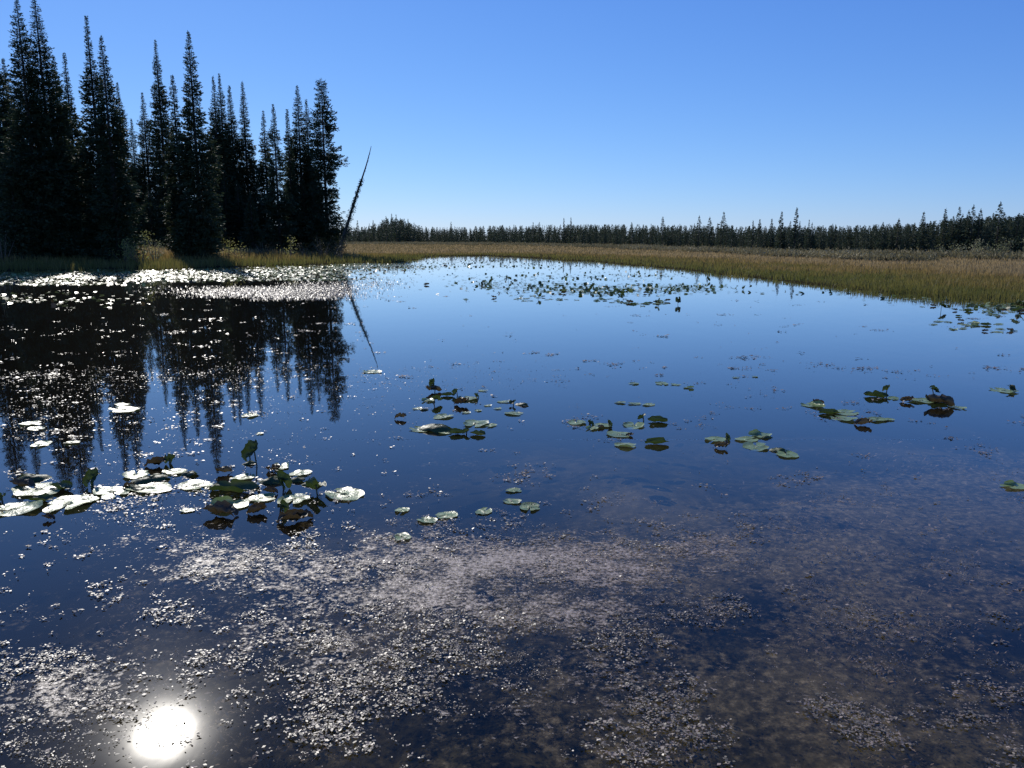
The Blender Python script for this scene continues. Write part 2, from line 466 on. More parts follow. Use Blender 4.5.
def spruce_crown(H, Rad, rng, step=.16, per=5, spray=.30, width=.10, base=.05, gap=0.0, lump=.25, topfrac=1.7, clump_top=False, fine=.33):
    z0 = base * H
    levels = np.arange(z0, H - .05, step)
    zb = np.repeat(levels, per) + rng.uniform(-step, step, len(levels) * per)
    zb = np.clip(zb, z0, H * .995)
    u = (zb - z0) / (H - z0)
    seed = int(rng.integers(1, 9999))
    az = rng.uniform(0, 2 * np.pi, len(zb))
    prof = np.minimum(1, (1 - u) * topfrac) ** .95
    lumpn = vnoise(zb * 1.1, 0 * zb, seed) * 1.3 + vnoise(zb * .9 + 3 * np.cos(az), 3 * np.sin(az), seed + 3) * .9 - 1.05
    L = Rad * prof * (1 + lump * 1.6 * lumpn) * rng.uniform(.6, 1.12, len(zb)) + .002 * H + .03
    if clump_top:
        L = np.where((u > .92) & (u < .985), L + .22, L)
    keep = np.ones(len(zb), bool)
    if gap:
        gn = vnoise(zb * 1.0 + 1.7 * np.cos(az), 1.7 * np.sin(az) + zb * .3, seed + 9)
        keep = gn > gap
    zb, az, L, u = zb[keep], az[keep], np.clip(L[keep], .08, None), u[keep]
    ns = np.maximum(4, (L / (spray * fine)).astype(int))
    idx = np.repeat(np.arange(len(zb)), ns)
    s = rng.uniform(.08, 1.0, len(idx)) ** .75
    Lr, azr, zr, ur = L[idx], az[idx], zb[idx], u[idx]
    droop = (rng.uniform(.25, .75, len(zb)) * (1 - .75 * u))[idx]
    curl = rng.uniform(.15, .5, len(zb))[idx]
    r = Lr * s
    zz = zr - droop * r + curl * s * s * Lr - np.abs(rng.normal(0, .05, len(idx))) * (.4 + Lr)
    side = rng.normal(0, .17, len(idx)) * Lr * (1.05 - .75 * s)
    P = np.stack([np.cos(azr) * r - np.sin(azr) * side, np.sin(azr) * r + np.cos(azr) * side, zz], 1)
    da = azr + np.sign(side) * rng.uniform(.1, .9, len(idx))
    dz = rng.normal(-.30, .30, len(idx)) + .65 * ur
    D = np.stack([np.cos(da), np.sin(da), dz], 1); D /= np.linalg.norm(D, axis=1)[:, None]
    loc = np.minimum(1, .30 + .78 * Lr / (Rad * .75))
    Ln = spray * rng.uniform(.5, 1.3, len(idx)) * loc
    Q = rhombi(P, D, Ln, width * rng.uniform(.7, 1.4, len(idx)) * loc, rng)
    # leader
    nl = 18
    zl = H - rng.uniform(0, .09, nl) * H * .8
    al = rng.uniform(0, 6.28, nl)
    Dl = np.stack([np.cos(al) * .3, np.sin(al) * .3, rng.uniform(.5, 1.2, nl)], 1); Dl /= np.linalg.norm(Dl, axis=1)[:, None]
    Ql = rhombi(np.stack([0 * zl, 0 * zl, zl - .1], 1), Dl, rng.uniform(.10, .26, nl), np.full(nl, min(.10, width * .6)), rng)
    # branch wood as thin slivers
    Pb = np.stack([0 * zb, 0 * zb, zb], 1)
    Db = np.stack([np.cos(az), np.sin(az), -.25 + .3 * u], 1); Db /= np.linalg.norm(Db, axis=1)[:, None]
    Qb = rhombi(Pb, Db, L * .9, np.full(len(zb), .028), rng)
    return np.concatenate([Q, Ql, Qb])

def trunk_geo(H, rbase, rng, lean=.012, seg=9):
    n = 14
    t = np.linspace(0, 1, n)
    ph = rng.uniform(0, 6.28, 2)
    x = lean * H * (np.sin(t * 2.5 + ph[0]) - math.sin(ph[0])) * t * .5
    y = lean * H * (np.sin(t * 2.2 + ph[1]) - math.sin(ph[1])) * t * .5
    rad = rbase * ((1 - t) ** .85 * .93 + .07) * (1 + .45 * np.exp(-t * 40))
    g = Geo()
    g.tube(np.stack([x * .0, y * .0, t * H * .99 - .15], 1), rad, seg)
    return g

def needle_mesh(name, Q, mat=None):
    n = len(Q)
    return mesh_np(name, Q.reshape(-1, 3), np.arange(n * 4).reshape(n, 4), mat or M_NEEDLE)

rng = np.random.default_rng(11)
# (top px x, top px y, crown half-width px, depth m, base clear, gap, label)
LEFT_TREES = [
    (-62, 30, 24, 60, .03, .0, None), (-38, -12, 26, 57, .03, .0, None), (-12, 20, 22, 62, .03, .0, None),
    (3, 58, 13, 66, .04, .1, 'dark spruce clipped by the left edge of the photo'),
    (16, -3, 25, 55, .03, .0, 'massive dark spruce at far left whose top leaves the frame'),
    (34, -6, 27, 56, .03, .0, 'broad tall spruce second from the left reaching above the frame'),
    (53, 55, 14, 63, .03, .1, 'thin spruce half hidden at the shoulder of the broad left spruce'),
    (64, 52, 11, 68, .03, .15, 'needle thin spruce spire between the broad left spruces and the twin tops'),
    (86, 15, 17, 57, .03, .05, 'tall ragged spruce, left and higher of the twin tops'),
    (101, 36, 17, 55, .03, .05, 'full dark spruce, right and lower of the twin tops'),
    (117, 82, 13, 92, .03, .1, 'narrow spruce leaning on the right flank of the twin tops'),
    (131, 118, 10, 98, .03, .1, 'small spruce tucked left of the stout short spruce above the yellow willow'),
    (142, 92, 16, 95, .04, .05, 'stout short pointed spruce standing behind the yellow willow'),
    (155, 39, 12, 94, .04, .1, 'very slender tall spire spruce just right of the stout short spruce'),
    (172, 74, 13, 60, .03, .05, 'ragged spruce just left of the tallest spire in the middle of the stand'),
    (188, 31, 17, 59, .02, .0, 'tallest dense spruce in the middle of the stand'),
    (213, 76, 13, 72, .04, .1, 'blunt topped spruce, left one of the close pair right of the tallest'),
    (219, 73, 14, 73, .04, .05, 'blunt topped spruce, right one of the close pair right of the tallest'),
    (229, 85, 13, 74, .04, .05, 'slim spruce between the blunt pair and the sharply pointed spruce'),
    (242, 81, 14, 75, .04, .05, 'sharply pointed spruce standing before the gap of open sky'),
    (263, 110, 10, 82, .06, .25, 'thin open spruce left of the gap of sky in the stand'),
    (273, 104, 12, 78, .06, .25, 'open airy spruce in the gap of sky with bare twigs'),
    (287, 109, 8, 80, .05, .2, 'short thin spire between the airy spruce and the right hand pair'),
    (297, 85, 15, 73, .03, .05, 'dense spruce, left one of the pair ending the stand'),
    (306, 99, 10, 74, .04, .15, 'thin spruce squeezed between the pair ending the stand'),
    (321, 78, 16, 70, .03, .33, 'open clumpy spruce with round bushy top at the right end of the stand'),
]
# lower trees filling the stand's foot
FILL = [(-30, 130, 18, 56), (8, 150, 16, 54), (28, 130, 18, 60), (48, 150, 14, 59), (72, 160, 11, 61), (88, 160, 12, 60), (106, 170, 9, 92),
        (128, 190, 9, 82), (148, 185, 10, 83), (173, 165, 10, 65), (186, 190, 12, 58), (200, 160, 11, 72), (210, 190, 11, 68),
        (224, 175, 11, 70), (237, 180, 11, 70), (250, 192, 10, 76), (264, 208, 10, 72), (281, 206, 9, 75), (292, 185, 10, 73), (303, 180, 10, 71),
        (312, 170, 10, 72), (318, 205, 12, 69)]

def plant_spruce(px, py, hw, d, base, gap, label, clump=False, group=None):
    if px > 195 and d < 76: d *= 1.15
    x, y, ztop = at_depth(px, py, d)
    gz = float(ground_z(np.array([x]), np.array([y]))[0])
    H = ztop - gz
    Rad = hw * d / F_PX * 1.08
    t = empty('spruce_tree', (x, y, gz))
    tag(t, label, 'tree', group)
    tg = trunk_geo(H, .010 * H + .03, rng)
    link('trunk', tg.mesh('spruce_trunk', M_BARK, True), t)
    big = gap > .3
    Q = spruce_crown(H, Rad * (1.05 if big else 1.0), rng, step=.11, per=10, spray=.235, width=.092, fine=.18, base=base, gap=gap,
                     lump=.36 if not big else .36, topfrac=rng.uniform(1.15, 1.5) if not big else 2.2, clump_top=big)
    link('crown', needle_mesh('spruce_crown', Q), t)
    return t

for a in LEFT_TREES:
    lab = a[6] or 'dense dark spruce at the left end of the stand, outside the frame'
    plant_spruce(*a[:6], lab, group='spruces standing on the left bank')
order = sorted(range(len(FILL)), key=lambda k: FILL[k][0])
for k in order:
    px, py, hw, d = FILL[k]
    plant_spruce(px, py, hw, d, .02, .0, 'short shaded spruce filling the dark foot of the left bank stand', group='short shaded spruces within the left bank stand')

# leaning dead snag at the tip of the stand
d = 69
bx, by, bz = at_depth(334, 244, d)
bz = float(ground_z(np.array([bx]), np.array([by]))[0]) - .1
tx, ty, tz = at_depth(371, 146, d - .6)
root = empty('leaning_dead_tree', (bx, by, bz))
tag(root, 'bare dead tree trunk leaning out to the right of the spruces', 'dead tree', 'trees on the left bank')
n = 16
t = np.linspace(0, 1, n)
tip = np.array([tx - bx, ty - by, tz - bz])
sag = np.stack([np.sin(t * np.pi) * .22 + .05 * np.sin(t * 9), 0 * t, np.sin(t * np.pi) * .18], 1)
pts = t[:, None] * tip + sag
g = Geo(); g.tube(pts, .125 * (1 - t) ** .8 + .018, 8)
link('trunk', g.mesh('dead_trunk', M_DEAD, True), root)
for k in range(84):
    g = Geo()
    s = rng.uniform(.18, .97)
    p = np.array([np.interp(s, t, pts[:, c]) for c in range(3)])
    L = rng.uniform(.25, .95) * (1.05 - s)
    a = rng.uniform(0, 6.28)
    dr = np.array([math.cos(a) * .7, math.sin(a) * .7, rng.uniform(-1.2, .1)]); dr /= np.linalg.norm(dr)
    q = np.stack([p, p + dr * L * .55, p + dr * L + np.array([0, 0, -.22 * L])])
    g.tube(q, [.018, .013, .006], 4)
    link('branch', g.mesh('dead_branch', M_DEAD), root)
# lichen and clinging dead needles on the lower half
n = 1100
s = rng.uniform(.03, .70, n)
P = np.stack([np.interp(s, t, pts[:, c]) for c in range(3)], 1) + rng.normal(0, .13, (n, 3)) * (1.1 - s)[:, None]
D = rng.normal(size=(n, 3)) * np.array([.6, .6, .5]) + np.array([0, 0, -.8]); D /= np.linalg.norm(D, axis=1)[:, None]
link('dead_needles', needle_mesh('dead_needles', rhombi(P, D, rng.uniform(.12, .3, n), rng.uniform(.03, .07, n), rng), M_NEEDLE), root)

# ------------------------------------------------------------------ shrubs
def shrub(px, py_base, py_top, wpx, d, mat, label, name='willow_shrub', cat='shrub', group=None, dens=1.0, leaf=.11, open_=.0, upright=1.0):
    x, y, zt = at_depth(px, py_top, d)
    gz = float(ground_z(np.array([x]), np.array([y]))[0])
    H = max(.5, zt - gz); Rw = wpx * .5 * d / F_PX
    root = empty(name, (x, y, gz)); tag(root, label, cat, group)
    g = Geo()
    nst = max(7, int(10 * Rw))
    LP, LD = [], []
    for k in range(nst):
        a = rng.uniform(0, 6.28); rr = Rw * math.sqrt(rng.uniform(0.02, 1))
        hh = H * (1 - .55 * (rr / Rw) ** 2) * rng.uniform(.65, 1.05)
        t = np.linspace(0, 1, 7)
        r = .12 * Rw + rr * t ** (1.3 / upright)
        p = np.stack([np.cos(a) * r, np.sin(a) * r, hh * t ** .9 - .05], 1)
        p[:, :2] += rng.normal(0, .03, (7, 2)) * t[:, None]
        g.tube(p, .022 * (1 - t) + .006, 5)
        nl = int(26 * hh * dens / leaf * .11)
        nl = max(14, nl)
        s = rng.uniform(.25, 1.02, nl)
        P = np.stack([np.interp(s, t, p[:, c]) for c in range(3)], 1)
        P += rng.normal(0, .10 + .10 * Rw, (nl, 3)) * np.array([1, 1, .7])
        P[:, 2] = np.maximum(P[:, 2], .05)
        D = rng.normal(size=(nl, 3)) + np.array([np.cos(a), np.sin(a), .5]); D /= np.linalg.norm(D, axis=1)[:, None]
        LP.append(P); LD.append(D)
    P, D = np.concatenate(LP), np.concatenate(LD)
    link('stems', g.mesh('shrub_stems', M_STEM), root)
    Q = rhombi(P, D, rng.uniform(.6, 1.4, len(P)) * leaf, rng.uniform(.35, .6, len(P)) * leaf, rng)
    link('foliage', needle_mesh('shrub_foliage', Q, mat), root)
    return root

shrub(137, 252, 221, 34, 52.5, M_WILLOW, 'tall yellow willow bush in the sunny gap between the dark spruces', dens=1.6, upright=1.4)
shrub(121, 252, 229, 22, 53, M_WILLOW, 'pale yellow willow bush on the left flank of the tallest willow', dens=1.5, upright=1.4)
shrub(153, 252, 232, 20, 53, M_PALEWILLOW, 'greyish willow bush on the right flank of the tallest willow', dens=1.3)
shrub(-2, 262, 205, 22, 52, M_PALEWILLOW, 'pale leafy willow cut off by the left edge of the photo', dens=.8, upright=1.6)
shrub(226, 256, 234, 16, 60, M_WILLOW, 'upright pale willow clump below the blunt spruce pair', dens=1.0, upright=1.4)
shrub(238, 257, 240, 20, 60, M_WILLOW, 'low yellow willow clump spreading right under the pointed spruce', dens=1.0)
shrub(289, 258, 236, 16, 62, M_WILLOW, 'small pale willow clump at the foot of the dense pair of spruces', dens=1.0)
shrub(322, 262, 232, 30, 65, M_DARKBUSH, 'wide dark bush under the clumpy end spruce', name='dark_shrub', dens=1.6)
shrub(340, 264, 234, 24, 66, M_DARKBUSH, 'dark bush at the base of the leaning dead tree', name='dark_shrub', dens=1.6)
shrub(305, 262, 238, 24, 65, M_DARKBUSH, 'dark low bush left of the wide dark bush at the bank', name='dark_shrub', dens=1.4)
shrub(262, 258, 236, 26, 66, M_DARKBUSH, 'shaded bush between the two pale willow clumps', name='dark_shrub', dens=1.4)
shrub(205, 258, 240, 26, 60, M_DARKBUSH, 'shaded bush left of the upright pale willow clump', name='dark_shrub', dens=1.4)
shrub(352, 262, 246, 14, 67, M_WILLOW, 'small yellow bush on the sunny side of the leaning dead tree', dens=1.0)
for px, pb, pt, w, d, lab in [(955, 252, 236, 20, 69, 'pale grey green willow, first of the row before the right forest'),
                              (972, 253, 233, 26, 68, 'tallest pale willow in the row before the right forest'),
                              (987, 254, 239, 16, 67, 'small pale willow between the two biggest of the right row'),
                              (1000, 255, 239, 14, 67, 'narrow willow below the tallest right hand spruce'),
                              (1011, 254, 235, 22, 66, 'big pale willow near the right edge of the photo'),
                              (1030, 254, 237, 22, 65, 'pale willow cut by the right edge of the photo'),
                              (940, 253, 243, 18, 70, 'low grey willow left of the right hand row')]:
    shrub(px, pb, pt, w, d, M_PALEWILLOW, lab, dens=1.2, leaf=.14, group='pale willows before the right forest')
shrub(909, 254, 246, 11, 72, M_DARKBUSH, 'lone dark low shrub on the marsh before the right forest', name='dark_shrub', dens=1.5, leaf=.13)

# ------------------------------------------------------------------ far forest
FORE = np.array([(300, 320), (345, 310), (430, 300), (520, 255), (640, 160), (760, 104), (860, 83), (950, 75), (1060, 69), (1300, 62)], float)
TOPY = np.array([(300, 226), (340, 226), (360, 227), (378, 223), (390, 217), (402, 219), (412, 224), (430, 227), (480, 226), (560, 224.5), (640, 224.5), (700, 225.5), (760, 226),
                 (820, 226), (870, 225), (920, 223), (950, 219), (1000, 216), (1060, 214), (1300, 205)], float)
def front_d(px): return np.interp(px, FORE[:, 0], FORE[:, 1])
def top_y(px): return np.interp(px, TOPY[:, 0], TOPY[:, 1])

VAR_H = 7.0
far_vars = []
for k in range(9):
    r2 = np.random.default_rng(200 + k)
    Q = spruce_crown(VAR_H, [.75, .95, 1.1, .7, 1.25, .85, 1.0, .65, 1.4][k], r2, step=.20, per=7, spray=.40, width=.19, fine=.45, base=.05, gap=[0, .1, 0, .25, 0, .15, .05, .2, 0][k], lump=.35, topfrac=[1.1, 1.3, 1.25, 1.05, 1.4, 1.2, 1.5, 1.05, 1.5][k])
    tg = trunk_geo(VAR_H, .10, r2, seg=5)
    tv, tq = np.concatenate(tg.v), np.concatenate(tg.q)
    far_vars.append((needle_mesh('far_crown', Q, M_FARNEEDLE), tg.mesh('far_trunk', M_BARK),
                     spruce_crown(VAR_H, 1.0, r2, step=.34, per=5, spray=.60, width=.34, fine=.7, topfrac=1.3)))

def far_tree(px, ptop, d, k, label, group=None, fat=1.0, name='conifer_tree'):
    x, y, zt = at_depth(px, ptop, d)
    gz = float(ground_z(np.array([x]), np.array([y]))[0])
    s = max(.2, (zt - gz) / VAR_H)
    root = empty(name, (x, y, gz)); tag(root, label, 'tree', group)
    root.scale = (s * fat, s * fat, s); root.rotation_euler = (0, 0, rng.uniform(0, 6.28))
    link('trunk', far_vars[k][1], root); link('crown', far_vars[k][0], root)
    return root

G_FAR = 'conifers along the front of the far forest'
STAND = [(382, 219.5, 'left most'), (386, 216, ''), (391.5, 213.5, ''), (396, 214.5, ''), (404, 218.5, ''), (408, 218.5, ''), (414, 222.5, '')]
for px, py, _ in STAND:
    far_tree(px, py, 300 + rng.uniform(-8, 8), int(rng.integers(0, 9)), 'dark conifer in the taller clump right of the leaning dead tree', 'tall conifer clump right of the leaning dead tree', .8)
for px, py, lab in [(663, 216.5, 'pointed conifer standing above the far forest, left of the middle gap'), (699.5, 215.5, 'lone taller conifer in the middle of the far forest, round topped'),
                    (710, 217, 'short pointed conifer just left of the broad far conifer'), (724, 212, 'broad conifer rising above the middle of the far forest'),
                    (760, 219, 'thin conifer tip left of the two far spires'), (772, 218.5, 'small spire close left of the two tall far spires'),
                    (782, 211.5, 'left one of the two tall far spires'), (797, 207.5, 'right and taller one of the two tall far spires'),
                    (899, 218.5, 'conifer tip before the broad pointed conifer on the right'), (924, 212, 'broad pointed conifer on the right part of the forest'),
                    (946, 208.5, 'slim conifer spire right of the broad pointed conifer'), (960, 207, 'thin conifer spire left of the ragged right hand clump'),
                    (969, 210, 'left tree of the ragged right hand clump'), (974, 205, 'highest tree of the ragged right hand clump'), (981, 208.5, 'right tree of the ragged right hand clump'),
                    (1001, 202, 'tallest broad spruce near the right edge of the photo'), (1019, 213, 'conifer between the tallest right spruce and the photo edge'),
                    (898, 221, 'low conifer tip beside the forest gap on the right')]:
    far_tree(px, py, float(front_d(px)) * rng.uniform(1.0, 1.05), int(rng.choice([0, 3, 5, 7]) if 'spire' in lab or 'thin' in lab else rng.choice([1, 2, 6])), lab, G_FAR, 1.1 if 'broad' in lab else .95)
n_front = 205
pxs = np.linspace(338, 1060, n_front) + rng.uniform(-2, 2, n_front)
LAB = ['dark conifer among the even front row of the distant forest, left of centre', 'dark conifer among the even front row of the forest behind the middle marsh',
       'dark conifer among the front row of the forest behind the right hand marsh']
for px in pxs:
    d = float(front_d(px)) * rng.uniform(1.0, 1.06)
    ty = float(top_y(px)) + abs(rng.normal(0, 3.6)) + (fbm(np.array([px * .06]), np.array([1.0]), 4, 2)[0] - .5) * 6
    if rng.uniform() < .28: ty -= rng.uniform(1, 6.5)
    b = 0 if px < 520 else (1 if px < 780 else 2)
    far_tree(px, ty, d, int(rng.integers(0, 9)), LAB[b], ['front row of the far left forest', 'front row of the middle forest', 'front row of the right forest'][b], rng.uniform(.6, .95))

# the rest of the forest reads as one dark mass
Qs = []
for k in range(1500):
    px = rng.uniform(300, 1150)
    d = float(front_d(px)) * rng.uniform(1.05, 1.5)
    ty = float(top_y(px)) + rng.uniform(-.3, 4.5)
    x, y, zt = at_depth(px, ty, d)
    s = (zt - .4) / VAR_H
    Q = far_vars[int(rng.integers(0, 9))][2]
    Q = Q[rng.permutation(len(Q))[:420]] if len(Q) > 420 else Q
    a = rng.uniform(0, 6.28); c, sn = math.cos(a), math.sin(a)
    f = rng.uniform(.8, 1.25) * s
    V = np.empty_like(Q)
    V[..., 0] = (Q[..., 0] * c - Q[..., 1] * sn) * f + x
    V[..., 1] = (Q[..., 0] * sn + Q[..., 1] * c) * f + y
    V[..., 2] = Q[..., 2] * s + .4
    Qs.append(V)
Qs = np.concatenate(Qs)
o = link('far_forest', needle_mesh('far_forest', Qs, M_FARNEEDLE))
tag(o, 'dense dark conifer forest closing off the far side of the marsh', 'forest', kind='stuff')

# ------------------------------------------------------------------ marsh grass
def blades(n, ylo, yhi, pxlo, pxhi, hmin, hmax, sdlo, sdhi, seed, zone_scale, wfac=.0008, lean=.25, thr=.0):
    r = np.random.default_rng(seed)
    px = r.uniform(pxlo, pxhi, n); py = r.uniform(ylo, yhi, n)
    x, y = ground(px, py)
    sd = shore_dist(x, y)
    k = (sd > sdlo + r.normal(0, .55, n) + 1.2 * (fbm(x * .9, y * .9, 77, 2) - .5)) & (sd < sdhi) & (y < 320)
    k &= (fbm(x * .8, y * .8, seed, 3) > thr)
    x, y, sd = x[k], y[k], sd[k]; n = len(x)
    z = ground_z(x, y)
    big = fbm(x * .12, y * .12, seed + 5, 3) * .55 + np.clip((fbm(x * .7, y * .7, seed + 6, 3) - .3) * 2.2, 0, 1) * .45
    h = (hmin + (hmax - hmin) * r.uniform(0, 1, n) ** .7) * (.55 + .9 * big) * (1 + .9 * np.clip((-x - 6) / 8, 0, 1) * np.clip((85 - y) / 15, 0, 1))
    w = np.maximum(.018, y * wfac) * r.uniform(.7, 1.3, n)
    a = r.uniform(0, 6.28, n)
    la = r.uniform(0, 6.28, n); ll = h * np.abs(r.normal(0, lean, n))
    P = np.stack([x, y, z - .03], 1)
    s = np.stack([np.cos(a) * w * .5, np.sin(a) * w * .5, 0 * w], 1)
    l = np.stack([np.cos(la) * ll, np.sin(la) * ll, h], 1)
    mid = P + l * np.array([.35, .35, .55])
    Q = np.stack([P - s, P + s, mid + s * .8, mid - s * .8], 1)
    T = np.stack([mid - s * .8, mid + s * .8, P + l + s * .12, P + l - s * .12], 1)
    V = np.concatenate([Q, T], 1)                              # (n,8,3): two quads per blade
    V6 = np.stack([P - s, P + s, mid + s * .8, mid - s * .8, P + l + s * .12, P + l - s * .12], 1)
    b = np.arange(n)[:, None] * 6
    F = np.concatenate([b + np.array([[0, 1, 2, 3]]), b + np.array([[3, 2, 4, 5]])], 0)
    zone = np.clip(sd / zone_scale + (big - .5) * .9, 0, 1)
    return V6.reshape(-1, 3), F, np.repeat(zone, 6)

v, f, zn = blades(300000, 241.0, 318, -180, 1200, .11, .28, -.4, 400, 31, 15.0)
o = link('sedge_grass', mesh_np('sedge_grass', v, f, M_GRASS, attrs={'zone': zn}))
tag(o, 'olive and rust coloured sedge grass covering the marsh around the pond', 'grass', kind='stuff')
# low dry scrub between the sedge and the forest
r3 = np.random.default_rng(77)
n = 6500
px = r3.uniform(325, 1120, n)
frac = r3.uniform(0, 1, n)
d = front_d(px)
x0 = (px - 512) / F_PX
P0 = np.stack([x0 * d * 1.0, d], 1)
dd = d * (.72 + .30 * frac)
x, y = x0 * dd, dd
sd = shore_dist(x, y)
k = (sd > 9 + 8 * fbm(x * .1, y * .1, 3, 2)) & (fbm(x * .09, y * .15, 8, 3) > .42)
x, y = x[k], y[k]; n = len(x)
z = ground_z(x, y)
m_ = 26
sz = r3.uniform(.18, .50, n) * (.6 + .8 * fbm(x * .2, y * .2, 12, 2))
P = np.repeat(np.stack([x, y, z], 1), m_, 0)
S = np.repeat(sz, m_)
P = P + r3.normal(0, 1, P.shape) * np.stack([S * .55, S * .55, 0 * S], 1)
P[:, 2] += np.abs(r3.normal(0, .45, len(P))) * S
D = r3.normal(size=P.shape) * np.array([.6, .6, .4]) + np.array([0, 0, .8]); D /= np.linalg.norm(D, axis=1)[:, None]
o = link('dry_scrub', needle_mesh('dry_scrub', rhombi(P, D, r3.uniform(.15, .4, len(P)), r3.uniform(.05, .13, len(P)), r3), M_SCRUB))
tag(o, 'pale brown dry scrub between the sedge and the far forest', 'scrub', kind='stuff')

# ------------------------------------------------------------------ lily leaves
def leaf_grid(seed, rings=7, seg=30, notch=.20, length=1.18):
    r = np.random.default_rng(seed)
    rho = np.linspace(0, 1, rings + 1)[1:]
    th = np.linspace(-np.pi + notch, np.pi - notch, seg)
    ph = r.uniform(0, 6.28, 5)
    out = .5 * (1 + .05 * np.sin(3 * th + ph[0]) + .04 * np.sin(5 * th + ph[1]) + .03 * np.sin(9 * th + ph[2]))
    bt = r.uniform(-2.6, 2.6)
    out = out * (1 - r.uniform(0, .35) * np.exp(-((th - bt) / .16) ** 2))
    lobe = 1 - .25 * np.exp(-((np.abs(th) - np.pi) / .30) ** 2)
    X = rho[:, None] * (out * lobe * np.cos(th))[None] * length
    Y = rho[:, None] * (out * lobe * np.sin(th))[None] * .92
    RHO = np.repeat(rho[:, None], seg, 1); TH = np.repeat(th[None], rings, 0)
    i = np.arange(rings - 1)[:, None]; j = np.arange(seg - 1)[None]
    q = np.stack([i * seg + j, i * seg + j + 1, (i + 1) * seg + j + 1, (i + 1) * seg + j], -1).reshape(-1, 4)
    return X.ravel(), Y.ravel(), RHO.ravel(), TH.ravel(), q, rings, seg

def bend(c, kpos, kneg):
    k = np.where(c >= 0, kpos, kneg)
    ks = np.where(np.abs(k) < 1e-3, 1e-3, k)
    return np.sin(ks * c) / ks, np.sign(ks) * (1 - np.cos(ks * c)) / np.abs(ks)

def leaf_mesh(kind, seed, mat):
    r = np.random.default_rng(seed)
    X, Y, RHO, TH, q, rings, seg = leaf_grid(seed)
    ph = r.uniform(0, 6.28, 8)
    wob = (np.sin(X * 9 + ph[0]) * np.sin(Y * 8 + ph[1]) + .6 * np.sin(X * 17 + ph[2]) * np.sin(Y * 15 + ph[3]))
    if kind == 'flat':
        Z = .012 * wob + .022 * RHO ** 5 * (1 + np.sin(2 * TH + ph[4]) + .3 * np.sin(5 * TH + ph[5]))
        Z += X * r.normal(0, .015) + Y * r.normal(0, .015)
    elif kind == 'edge':          # flat with one rim rolled up
        c = r.uniform(.22, .32)
        y2, z2 = bend(np.maximum(Y - c, 0), r.uniform(9, 13), 5)
        Z = .014 * wob + z2 + .02 * RHO ** 4
        Y = np.where(Y > c, c + y2, Y)
        Z += .05 * np.maximum(0, np.sin(3 * TH + ph[4])) * RHO ** 4
    elif kind == 'boat':
        y2, z2 = bend(Y, r.uniform(3.5, 5), r.uniform(3, 4.5))
        Y, Z = y2, z2 + .03 * wob + .25 * X * X
    elif kind == 'arch':          # humped out of the water
        y2, z2 = bend(Y, -r.uniform(2.8, 3.6), -r.uniform(2.8, 3.6))
        Y = y2; Z = z2 * 1.0 + .03 * wob - .62 * X * X + .05 * np.sin(4 * X + ph[4])
    else:                         # crumple
        y2, z2 = bend(Y, r.uniform(4, 7), r.uniform(2, 5))
        x2, z3 = bend(X, r.uniform(1.0, 3.0), -r.uniform(1.0, 2.5))
        X, Y = x2, y2
        Z = z2 + z3 * .6 + .07 * wob + .05 * np.sin(X * 26 + ph[5]) * np.sin(Y * 24 + ph[6])
        X = X + .03 * np.sin(Y * 21 + ph[7])
    V = np.stack([X, Y, Z], 1)
    ctr = V[:seg].mean(0)
    V = np.concatenate([V, ctr[None]])
    F3 = np.stack([np.full(seg - 1, len(V) - 1), np.arange(seg - 1), np.arange(1, seg), np.arange(1, seg)], 1)
    # centre fan as quads spanning two steps
    fan = np.stack([np.full((seg - 1) // 2, len(V) - 1), np.arange(0, seg - 2, 2), np.arange(1, seg - 1, 2), np.arange(2, seg, 2)], 1)
    if kind in ('arch',): V[:, 2] -= V[:, 2].max() - .22
    elif kind in ('boat', 'crumple'): V[:, 2] -= V[:, 2].min() + .03
    else: V[:, 2] -= np.percentile(V[:, 2], 38)
    me = mesh_np('lily_' + kind, V, np.concatenate([q, fan]), mat, True)
    return me

LEAVES = {'flat': [leaf_mesh('flat', 300 + k, M_PAD) for k in range(8)],
          'edge': [leaf_mesh('edge', 320 + k, M_PAD) for k in range(6)],
          'boat': [leaf_mesh('boat', 340 + k, M_LEAFDARK) for k in range(5)],
          'arch': [leaf_mesh('arch', 360 + k, M_LEAFDARK) for k in range(6)],
          'crumple': [leaf_mesh('crumple', 380 + k, M_LEAFBROWN) for k in range(6)],
          'up': [leaf_mesh('crumple', 400 + k, M_LEAFDARK) for k in range(6)]}

def stalk_mesh(h, lean, seed):
    r = np.random.default_rng(seed)
    t = np.linspace(0, 1, 7)
    g = Geo(); g.tube(np.stack([lean * t ** 1.5, .1 * lean * np.sin(t * 4), -.12 + (h + .12) * t], 1), np.full(7, .0055), 6)
    return g.mesh('lily_stalk', M_STALK, True)

